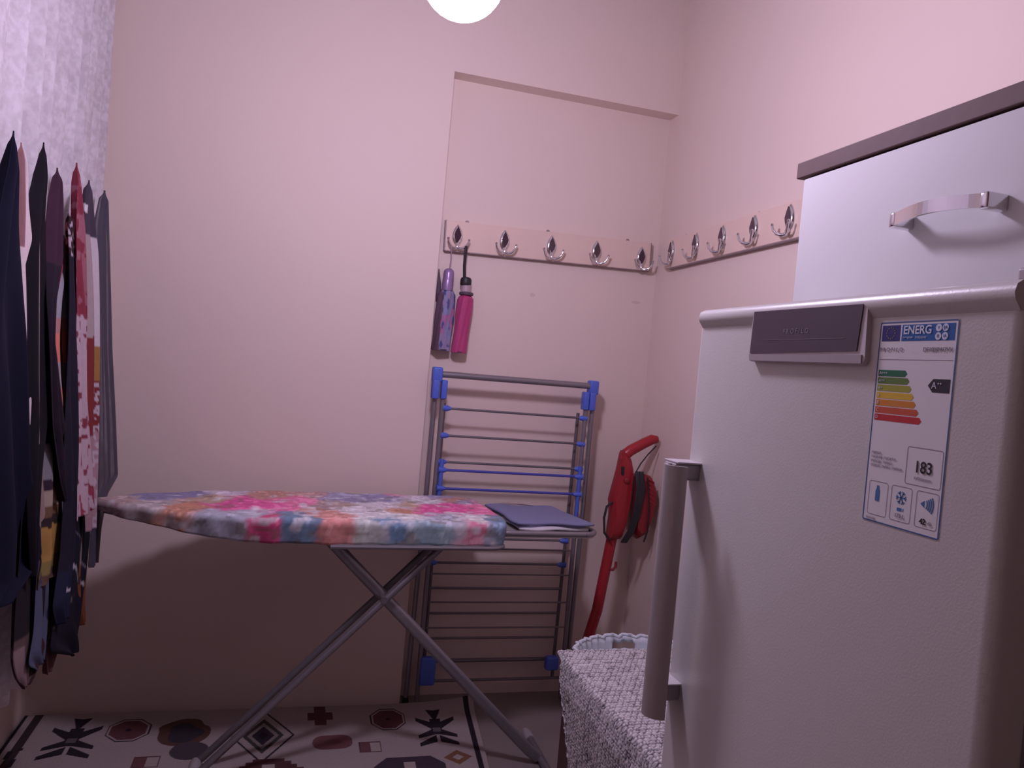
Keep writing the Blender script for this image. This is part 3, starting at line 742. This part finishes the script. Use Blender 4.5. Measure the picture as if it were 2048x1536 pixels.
def basket():
    cx_, cy_, H, tw = 1.13, 2.215, .478, .55
    nk, nz = 168, 26
    Pm = np.zeros((nz, nk + 1, 3))
    for i in range(nz):
        s_ = i / (nz - 1); rx = .155 + .055 * s_ ** .8; ry = .115 + .060 * s_ ** .8
        for k in range(nk + 1):
            a = 2 * math.pi * k / nk; aa = a + tw * (1 - s_)
            rib = .0045 * math.cos(aa * 42)
            sc = .008 * abs(math.cos(a * 11)) if i >= nz - 3 else 0
            Pm[i, k] = (cx_ + (rx + rib) * math.cos(a), cy_ + (ry + rib) * math.sin(a), .004 + (H - .004) * s_ + sc * (i - nz + 4) / 3)
    m, n = nz, nk + 1
    F = []
    for i in range(m - 1):
        for k in range(n - 1):
            a = 2 * math.pi * (k + .5) / nk
            # two hand slots near the rim, far side and near side
            if i == m - 3 and (abs(a - 1.49) < .20 or abs(a - 4.63) < .20): continue
            F.append((i * n + k, i * n + k + 1, (i + 1) * n + k + 1, (i + 1) * n + k))
    me = bpy.data.meshes.new('laundry_basket'); base = [tuple(p) for p in Pm.reshape(-1, 3)]
    F.append(tuple(range(nk))[::-1])
    me.from_pydata(base, [], F); me.polygons.foreach_set('use_smooth', [True] * len(me.polygons)); me.materials.append(PLWHITE)
    t = thing('laundry_basket', 'white ribbed plastic basket with scalloped rim behind the chest', 'basket', (cx_, cy_, 0))
    o = link(bpy.data.objects.new('tub', me), t)
    md = o.modifiers.new('thickness', 'SOLIDIFY'); md.thickness = .003
    rp = [tuple(Pm[-1, k] + np.array((0, 0, .002))) for k in range(nk + 1)]
    MB().tube(rp, .0055, 8).build('rim', PLWHITE, t, True)
basket()

# ------------------------------------------------------------------ rug
def rug():
    x0, x1, y0, y1 = -.775, .800, 1.25, 2.972
    nx, ny = 526, 430
    yv = np.concatenate([np.linspace(y0, 2.35, 60)[:-1], np.linspace(2.35, y1, ny - 59)])
    xv = np.linspace(x0, x1, nx)
    X, Y = np.meshgrid(xv, yv)
    Cc = np.ones(X.shape + (3,)) * np.array([.36, .305, .285])
    Cc *= (1 + .05 * np.sin(Y * 900))[..., None]
    dark = np.array([.030, .022, .030]); maroon = np.array([.16, .070, .075]); brown = np.array([.22, .12, .09]); cream = np.array([.38, .32, .29]); grn = np.array([.055, .05, .045])
    def put(m_, c): Cc[m_] = c
    def octo(cx_, cy_, rx, ry):
        d = np.maximum(np.maximum(np.abs(X - cx_) / rx, np.abs(Y - cy_) / ry), (np.abs(X - cx_) / rx + np.abs(Y - cy_) / ry) / 1.42)
        put(d < 1, dark); put(d < .93, cream); put(d < .84, maroon * .75); put(d < .12, dark)
    def bird(cx_, cy_):
        u_, v_ = (X - cx_) / .072, (Y - cy_) / .135
        m_ = (np.abs(u_) < .10 + .55 * np.clip(v_ - .45, 0, 1)) & (v_ > .30) & (v_ < .95 + .15 * np.abs(u_))      # crown
        m_ |= (np.abs(u_) < .30) & (v_ > -.45) & (v_ < .45)
        for s_, c_, w_ in ((.9, .05, .20), (-.55, -.32, .16), (-.62, -.72, .17)):
            m_ |= (np.abs(v_ - (c_ + s_ * (np.abs(u_) - .25) * .55)) < w_ * (1.15 - .6 * np.abs(u_))) & (np.abs(u_) < 1.05) & (np.abs(u_) > .08)
        put(m_, dark)
        put((np.abs(u_) < .22) & (np.abs(v_ + .18) < .12), np.array([.12, .10, .11]))
    def diamond(cx_, cy_, rx, ry):
        d = np.abs(X - cx_) / rx + np.abs(Y - cy_) / ry
        put(d < 1, dark); put(d < .92, cream * .9); put(d < .66, grn); put(d < .50, cream * .55); put(d < .36, dark); put(d < .16, dark * .6)
    bird(-.585, 2.80); octo(-.425, 2.835, .068, .080)
    diamond(.012, 2.755, .105, .190)
    m_ = ((np.abs(X - .208) < .022) & (np.abs(Y - 2.892) < .075)) | ((np.abs(X - .208) < .045) & (np.abs(Y - 2.887) < .030)); put(m_, maroon * .7)
    octo(.455, 2.845, .066, .085); bird(.633, 2.775)
    d = ((X - .243) / .068) ** 4 + ((Y - 2.69) / .050) ** 2; put(d < 1, maroon); put((((X - .243) / .03) ** 2 + ((Y - 2.69) / .02) ** 2) < 1, maroon * .8)
    for cx_, cy_ in ((.372, 2.642), (-.335, 2.615)):
        put((np.abs(X - cx_) < .040) & (np.abs(Y - cy_) < .036), maroon * .7); put((np.abs(X - cx_) < .036) & (np.abs(Y - cy_) < .030), cream)
        put((X > cx_ - .036) & (X < cx_ + .0) & (np.abs(Y - cy_) < .030), maroon)
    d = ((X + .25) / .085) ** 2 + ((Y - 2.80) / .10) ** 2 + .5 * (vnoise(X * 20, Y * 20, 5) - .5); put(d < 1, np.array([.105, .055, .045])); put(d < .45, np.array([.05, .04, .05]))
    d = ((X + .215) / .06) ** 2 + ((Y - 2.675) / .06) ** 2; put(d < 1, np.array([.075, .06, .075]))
    # stepped medallions that reach into the lit part
    for cx_, cy_, c_ in ((.035, 2.53, maroon * .55), (.505, 2.50, np.array([.06, .045, .06])), (-.47, 2.42, maroon)):
        st_ = np.floor((2.60 - Y) / .022) * .022 if cx_ < .2 else (2.60 - Y)
        m_ = (np.abs(X - cx_) < .05 + np.clip(st_, 0, .09) * .9) & (Y < cy_ + .065) & (Y > cy_ - .13); put(m_, c_)
        put(m_ & (np.abs(X - cx_) < .02) & (Y < cy_ + .03), cream)
    d = np.abs(X - .69) / .055 + np.abs(Y - 2.545) / .05; put(d < 1, np.array([.20, .10, .06])); put(d < .4, cream)
    # border lines at both ends
    put((X > x1 - .040) & (X < x1 - .018), dark); put((X < x0 + .060) & (X > x0 + .030), np.array([.05, .035, .035])); put(X < x0 + .012, dark)
    zig = (np.abs((X - (x0 + .045)) - .012 * np.sign(np.sin(Y * 60))) < .008); put(zig & (Y < 2.74), dark)
    Z = .010 + .0025 * vnoise(X * 6, Y * 6, 2) + .028 * np.clip((X - .45) / .35, 0, 1) ** 2 * np.clip((Y - 2.87) / .10, 0, 1) ** 2
    Xs = X - .05 * np.clip((X - .3) / .5, 0, 1) * np.clip((2.97 - Y) / .45, 0, 1.2)
    o = grid_obj('rug', np.stack([Xs, Y, Z], -1), WEAVE, None, Cc, .006)
    tag(o, 'cream woven rug with dark geometric motifs on the floor', 'rug')
rug()

# ------------------------------------------------------------------ lace curtain
def curtain():
    ny, nz = 420, 70
    yv = np.linspace(1.20, 2.985, ny); zv = np.linspace(ZC - .005, .335, nz)
    Y, Z = np.meshgrid(yv, zv)
    ph = Y * 60 + 1.8 * np.sin(Y * 7.0) + .35 * np.sin(Z * 2.2 + Y * 9)
    amp = .017 + .010 * vnoise(Y * 9, Z * .7, 6)
    X = -.679 + amp * np.sin(ph) + .004 * np.sin(ph * 2.3 + Z * 1.5)
    Zs = Z + .010 * np.sin(Y * 40) * (Z < .4)
    o = grid_obj('lace_curtain', np.stack([X, Y - .015 * (ZC - Z) / 2.4 * (Y - 1.2) / 1.7, Zs], -1), LACE)
    tag(o, 'white lace curtain hanging in folds along the left wall', 'curtain')
curtain()

# ------------------------------------------------------------------ headscarves pinned to the curtain
def scarf(label, x0, b, rows, colour, folds=3, amp=.010, seed=0, material=None, group='headscarves pinned to the curtain', loop=False, dx=0.0):
    rows = np.array(rows, float)
    m, n = 170, 60
    tt = np.linspace(0, 1, m); arc = np.concatenate([[0], np.cumsum(np.hypot(np.diff(rows[:, 0]), np.diff(rows[:, 1]) * .5))]); arc /= arc[-1]
    z = np.interp(tt, arc, rows[:, 0]); ya = np.interp(tt, arc, rows[:, 1]); yb = np.interp(tt, arc, rows[:, 2])
    k = np.ones(5) / 5
    def sm(q):
        q2 = np.convolve(np.pad(q, 2, 'edge'), k, 'valid'); return q2
    ya, yb = sm(ya), sm(yb)
    c = np.linspace(0, 1, n)[None, :]; T_ = tt[:, None]
    mid = (ya + yb) / 2; taper = np.clip(tt / .03, .3, 1); ya = mid + (ya - mid) * taper; yb = mid + (yb - mid) * taper
    Y = ya[:, None] * (1 - c) + yb[:, None] * c; Z = np.repeat(z[:, None], n, 1)
    wdt = (yb - ya)[:, None]
    A_ = np.minimum(amp, wdt * .16)
    X = x0 - b * (Z - 1.8) + dx + A_ * np.sin(c * math.pi * 2 * folds + seed * 1.7 + 1.2 * np.sin(T_ * 5 + seed)) + A_ * .4 * np.sin(c * 17 + seed + T_ * 3)
    Cc = colour(c + 0 * T_, Z, Y)
    o = grid_obj('headscarf', np.stack([X, Y, Z], -1), material or DYED, None, Cc, .0012)
    tag(o, label, 'scarf', group)
    return o
def const(*c):
    return lambda q, z, y: np.ones(q.shape + (3,)) * np.array(c)
def bands(lst):
    """lst: [(z_above, colour)] from top to bottom"""
    def f(q, z, y):
        Cc = np.ones(q.shape + (3,)) * np.array(lst[-1][1])
        zz = z + .012 * (vnoise(q * 5, z * 12, 3) - .5)
        for zl, c in lst[::-1]: Cc[zz > zl] = c
        return Cc
    return f
def flecks(base, fleck, scale, thr, zlo=-9, zhi=9, seed=0):
    def f(q, z, y):
        Cc = base(q, z, y) if callable(base) else np.ones(q.shape + (3,)) * np.array(base)
        m_ = (vnoise(y * scale, z * scale, seed) > thr) & (z > zlo) & (z < zhi); Cc[m_] = fleck; return Cc
    return f
NAVY = (.006, .0065, .019)
BLK = (.009, .007, .011)
scarf('wide plain navy headscarf, nearest the camera at the left edge', -0.59, 0.04, [(1.742, 1.844, 1.852), (1.649, 1.8, 1.873), (1.544, 1.747, 1.889), (1.391, 1.696, 1.914), (1.187, 1.663, 1.962), (1.031, 1.651, 2.0), (0.867, 1.639, 2.077), (0.791, 1.632, 2.094), (0.744, 1.627, 1.877)], const(*NAVY), 2, .010, 1)
def cream_c(q, z, y):
    Cc = np.ones(q.shape + (3,)) * np.array([.60, .50, .50]); Cc[(q < .35) & (z > 1.52)] = (.26, .13, .13); return Cc
scarf('narrow cream headscarf between the navy and black scarves', -0.618, 0.07, [(1.748, 1.978, 1.988), (1.679, 1.962, 2.022), (1.536, 1.958, 2.043), (1.401, 1.961, 2.043), (1.231, 1.98, 2.043), (1.117, 1.993, 2.028)], cream_c, 2, .006, 2)
scarf('black headscarf with a sharp peak, right of the cream one', -0.612, 0.07, [(1.785, 2.119, 2.13), (1.705, 2.084, 2.138), (1.606, 2.029, 2.138), (1.523, 2.012, 2.138), (1.407, 2.008, 2.151), (1.23, 2.007, 2.167), (1.11, 2.014, 2.176), (0.994, 2.014, 2.127), (0.879, 2.01, 2.095), (0.762, 2.021, 2.072)], const(*BLK), 2, .009, 3)
def maroon_c(q, z, y):
    Cc = np.ones(q.shape + (3,)) * np.array([.045, .018, .034]); Cc[z < 1.50] = (.020, .013, .022)
    Cc[(q > .70) & (z > 1.45) & (z < 1.64)] = (.36, .045, .075); return Cc
scarf('dark maroon headscarf with a coral red edge', -0.602, 0.07, [(1.743, 2.191, 2.204), (1.665, 2.154, 2.253), (1.602, 2.133, 2.263), (1.515, 2.125, 2.268), (1.412, 2.113, 2.188), (1.314, 2.114, 2.163), (1.216, 2.118, 2.197), (1.102, 2.13, 2.246), (1.035, 2.155, 2.288), (0.955, 2.189, 2.293), (0.9, 2.233, 2.289)], maroon_c, 2, .008, 4)
GR = (.27, .26, .29)
scarf('grey headscarf with orange bands behind the black ones', -0.608, 0.07, [(1.587, 2.264, 2.291), (1.524, 2.255, 2.315), (1.47, 2.211, 2.32), (1.418, 2.177, 2.32), (1.315, 2.152, 2.321), (1.212, 2.177, 2.321), (1.094, 2.229, 2.322), (1.04, 2.256, 2.317)],
      flecks(bands([(1.370, GR), (1.335, (.38, .18, .17)), (1.255, (.58, .18, .13)), (1.19, (.30, .26, .28)), (1.125, (.56, .19, .16)), (1.05, (.30, .045, .05)), (-1, (.24, .22, .24))]), (.10, .09, .10), 60, .72, -1, 1.10, 3), 2, .004, 5)
scarf('gold, cream and black headscarf showing low between dark scarves', -0.618, 0.07, [(1.637, 2.257, 2.284), (1.289, 2.232, 2.276), (1.073, 2.133, 2.305), (1.035, 2.117, 2.314), (0.928, 2.109, 2.305), (0.835, 2.094, 2.296), (0.77, 2.117, 2.287), (0.712, 2.079, 2.278), (0.713, 2.086, 2.178)],
      bands([(1.06, (.02, .015, .02)), (.965, (.20, .19, .21)), (.935, (.03, .02, .03)), (.895, (.34, .27, .21)), (.870, (.14, .08, .045)), (.845, (.03, .02, .02)), (.765, (.38, .22, .06)), (.735, (.20, .155, .05)), (-1, (.09, .05, .035))]), 2, .008, 6)
def navyv_c(q, z, y):
    Cc = np.ones(q.shape + (3,)) * np.array([.016, .013, .024]); m_ = z > 1.535; Cc[m_] = (.03, .015, .02)
    fl = m_ & (vnoise(y * 120, z * 120, 2) > .60); Cc[fl] = (.42, .34, .38); Cc[z < .72] = (.016, .018, .040)
    ln = np.abs(z - (.665 + .05 * (q - .8) ** 2)) < .0035; Cc[ln & (q > .35)] = (.45, .42, .46); return Cc
scarf('long black headscarf with a floral top hanging beside the roses', -0.594, 0.07, [(1.647, 2.24, 2.311), (1.539, 2.249, 2.331), (1.423, 2.25, 2.352), (1.225, 2.246, 2.363), (1.025, 2.247, 2.365), (0.892, 2.247, 2.355), (0.764, 2.22, 2.336), (0.646, 2.159, 2.296), (0.592, 2.194, 2.277)], navyv_c, 2, .007, 7)
def rose_c(q, z, y):
    Cc = np.ones(q.shape + (3,)) * np.array([.21, .034, .055]); n_ = vnoise(y * 55, z * 40, 5)
    Cc[(n_ > .60)] = (.30, .11, .14); lo = z < 1.40 + .08 * (n_ - .5); Cc[lo] = (.44, .33, .37)
    sp_ = lo & (vnoise(y * 70, z * 60, 8) > .70); Cc[sp_] = (.20, .04, .06); Cc[(z < .90) & (vnoise(y * 60, z * 45, 4) > .55)] = (.26, .045, .07); return Cc
scarf('red rose headscarf turning white with red leaves below', -0.598, 0.08, [(1.794, 2.356, 2.371), (1.694, 2.327, 2.394), (1.628, 2.315, 2.412), (1.481, 2.32, 2.429), (1.401, 2.337, 2.442), (1.153, 2.343, 2.444), (0.944, 2.326, 2.476), (0.832, 2.312, 2.49)], rose_c, 2, .007, 8)
def stripe_c(q, z, y):
    Cc = bands([(1.62, (.060, .045, .065)), (1.33, (.34, .27, .27)), (1.05, (.17, .028, .030)), (-1, (.32, .20, .22))])(q, z, y)
    Cc[(q > .66) & (z < 1.62) & (z > 1.30)] = (.50, .45, .48); Cc[(q > .70) & (z < 1.30) & (z > 1.20)] = (.28, .15, .045)
    d_ = (q > .72) & (z < 1.20) & (vnoise(y * 130, z * 90, 3) > .55); Cc[d_] = (.42, .36, .40); Cc[(q < .3) & (z > 1.68) & (z < 1.705)] = (.60, .56, .60)
    return Cc
scarf('striped headscarf with dark red lower half and white dotted edge', -0.604, 0.085, [(1.78, 2.515, 2.533), (1.691, 2.454, 2.545), (1.579, 2.447, 2.581), (1.436, 2.45, 2.585), (1.291, 2.442, 2.582), (1.074, 2.436, 2.569), (0.929, 2.444, 2.549), (0.771, 2.452, 2.521)], stripe_c, 2, .007, 9)
scarf('sheer charcoal gauze headscarf, farthest back beside the wall', -0.622, 0.083, [(1.803, 2.794, 2.816), (1.686, 2.695, 2.824), (1.527, 2.661, 2.838), (1.29, 2.638, 2.863), (1.048, 2.627, 2.926), (0.852, 2.605, 2.964), (0.842, 2.604, 2.796), (0.738, 2.587, 2.674), (0.64, 2.558, 2.631)], const(.1, .1, .1), 4, .007, 10, GAUZE)
def bl_c(q, z, y):
    Cc = np.ones(q.shape + (3,)) * np.array([.015, .014, .024])
    Cc[np.abs(z - (.70 - .16 * (q - .35))) < .0045] = (.40, .38, .42)
    Cc[(vnoise(y * 60, z * 60, 4) > .74) & (z < .66) & (z > .57) & (q < .6)] = (.12, .10, .12)
    Cc[np.abs(z - (.86 - .22 * q)) < .003] = (.16, .15, .18); return Cc
scarf('black headscarf with thin white lines and a low pointed tip', -0.62, 0.07, [(1.659, 2.387, 2.428), (1.289, 2.389, 2.44), (1.007, 2.39, 2.496), (0.842, 2.391, 2.589), (0.745, 2.342, 2.596), (0.66, 2.259, 2.567), (0.576, 2.198, 2.533), (0.525, 2.185, 2.517), (0.46, 2.343, 2.489), (0.429, 2.419, 2.456)], bl_c, 2, .009, 11)
scarf('slate blue headscarf end below the navy scarf', -0.622, 0.07, [(1.642, 2.072, 2.116), (1.288, 2.064, 2.124), (1.049, 2.063, 2.132), (0.802, 2.078, 2.163), (0.704, 2.063, 2.18), (0.62, 2.056, 2.176), (0.555, 2.02, 2.164), (0.518, 2.093, 2.155)], bands([(.86, (.28, .20, .18)), (.72, (.06, .055, .085)), (-1, (.085, .095, .15))]), 2, .007, 12)
def br_c(q, z, y):
    Cc = np.ones(q.shape + (3,)) * np.array([.11, .075, .07]); Cc[z > .62] = (.022, .016, .020)
    e_ = np.minimum(q, 1 - q) < .12; Cc[e_ & (z < .60)] = (.040, .018, .020); Cc[(q > .2) & (q < .36) & (z < .60) & (z > .49)] = (.26, .18, .18); return Cc
scarf('brown headscarf with dark border and the lowest hanging tip', -0.63, 0.07, [(1.643, 2.085, 2.13), (1.169, 2.048, 2.129), (0.932, 2.013, 2.141), (0.696, 1.953, 2.185), (0.589, 1.939, 2.193), (0.541, 1.972, 2.16), (0.494, 2.043, 2.058)], br_c, 2, .008, 13)
scarf('cream and rust headscarf end below the white rose scarf', -0.634, 0.07, [(1.675, 2.496, 2.54), (1.288, 2.498, 2.599), (0.992, 2.489, 2.637), (0.719, 2.48, 2.677), (0.605, 2.47, 2.641), (0.527, 2.503, 2.623), (0.466, 2.559, 2.618)], bands([(.74, (.16, .14, .13)), (.655, (.28, .22, .20)), (.625, (.20, .07, .04)), (.60, (.08, .03, .03)), (-1, (.22, .07, .035))]), 2, .008, 14)
scarf('dusty red headscarf end with a white corner, lowest right', -0.648, 0.07, [(1.581, 2.328, 2.392), (1.018, 2.289, 2.394), (0.751, 2.25, 2.404), (0.54, 2.25, 2.445), (0.481, 2.259, 2.386), (0.435, 2.268, 2.303)], bands([(.56, (.09, .05, .05)), (.515, (.24, .20, .22)), (-1, (.13, .06, .06))]), 2, .008, 15)

# ------------------------------------------------------------------ small marks on the recess wall
wbk = bpy.data.objects['wall_back']
for (x, z, rx, rz_) in ((.932, 1.659, .012, .009), (1.397, 1.679, .022, .006)):
    P_ = [(rx * math.cos(a), rz_ * math.sin(a)) for a in np.linspace(0, 2 * math.pi, 18)[:-1]]
    MB().prism(P_, (x, YR - .0006, z), (1, 0, 0), (0, 0, 1), (0, .0005, 0)).build('wall_mark', SMUDGE, wbk)
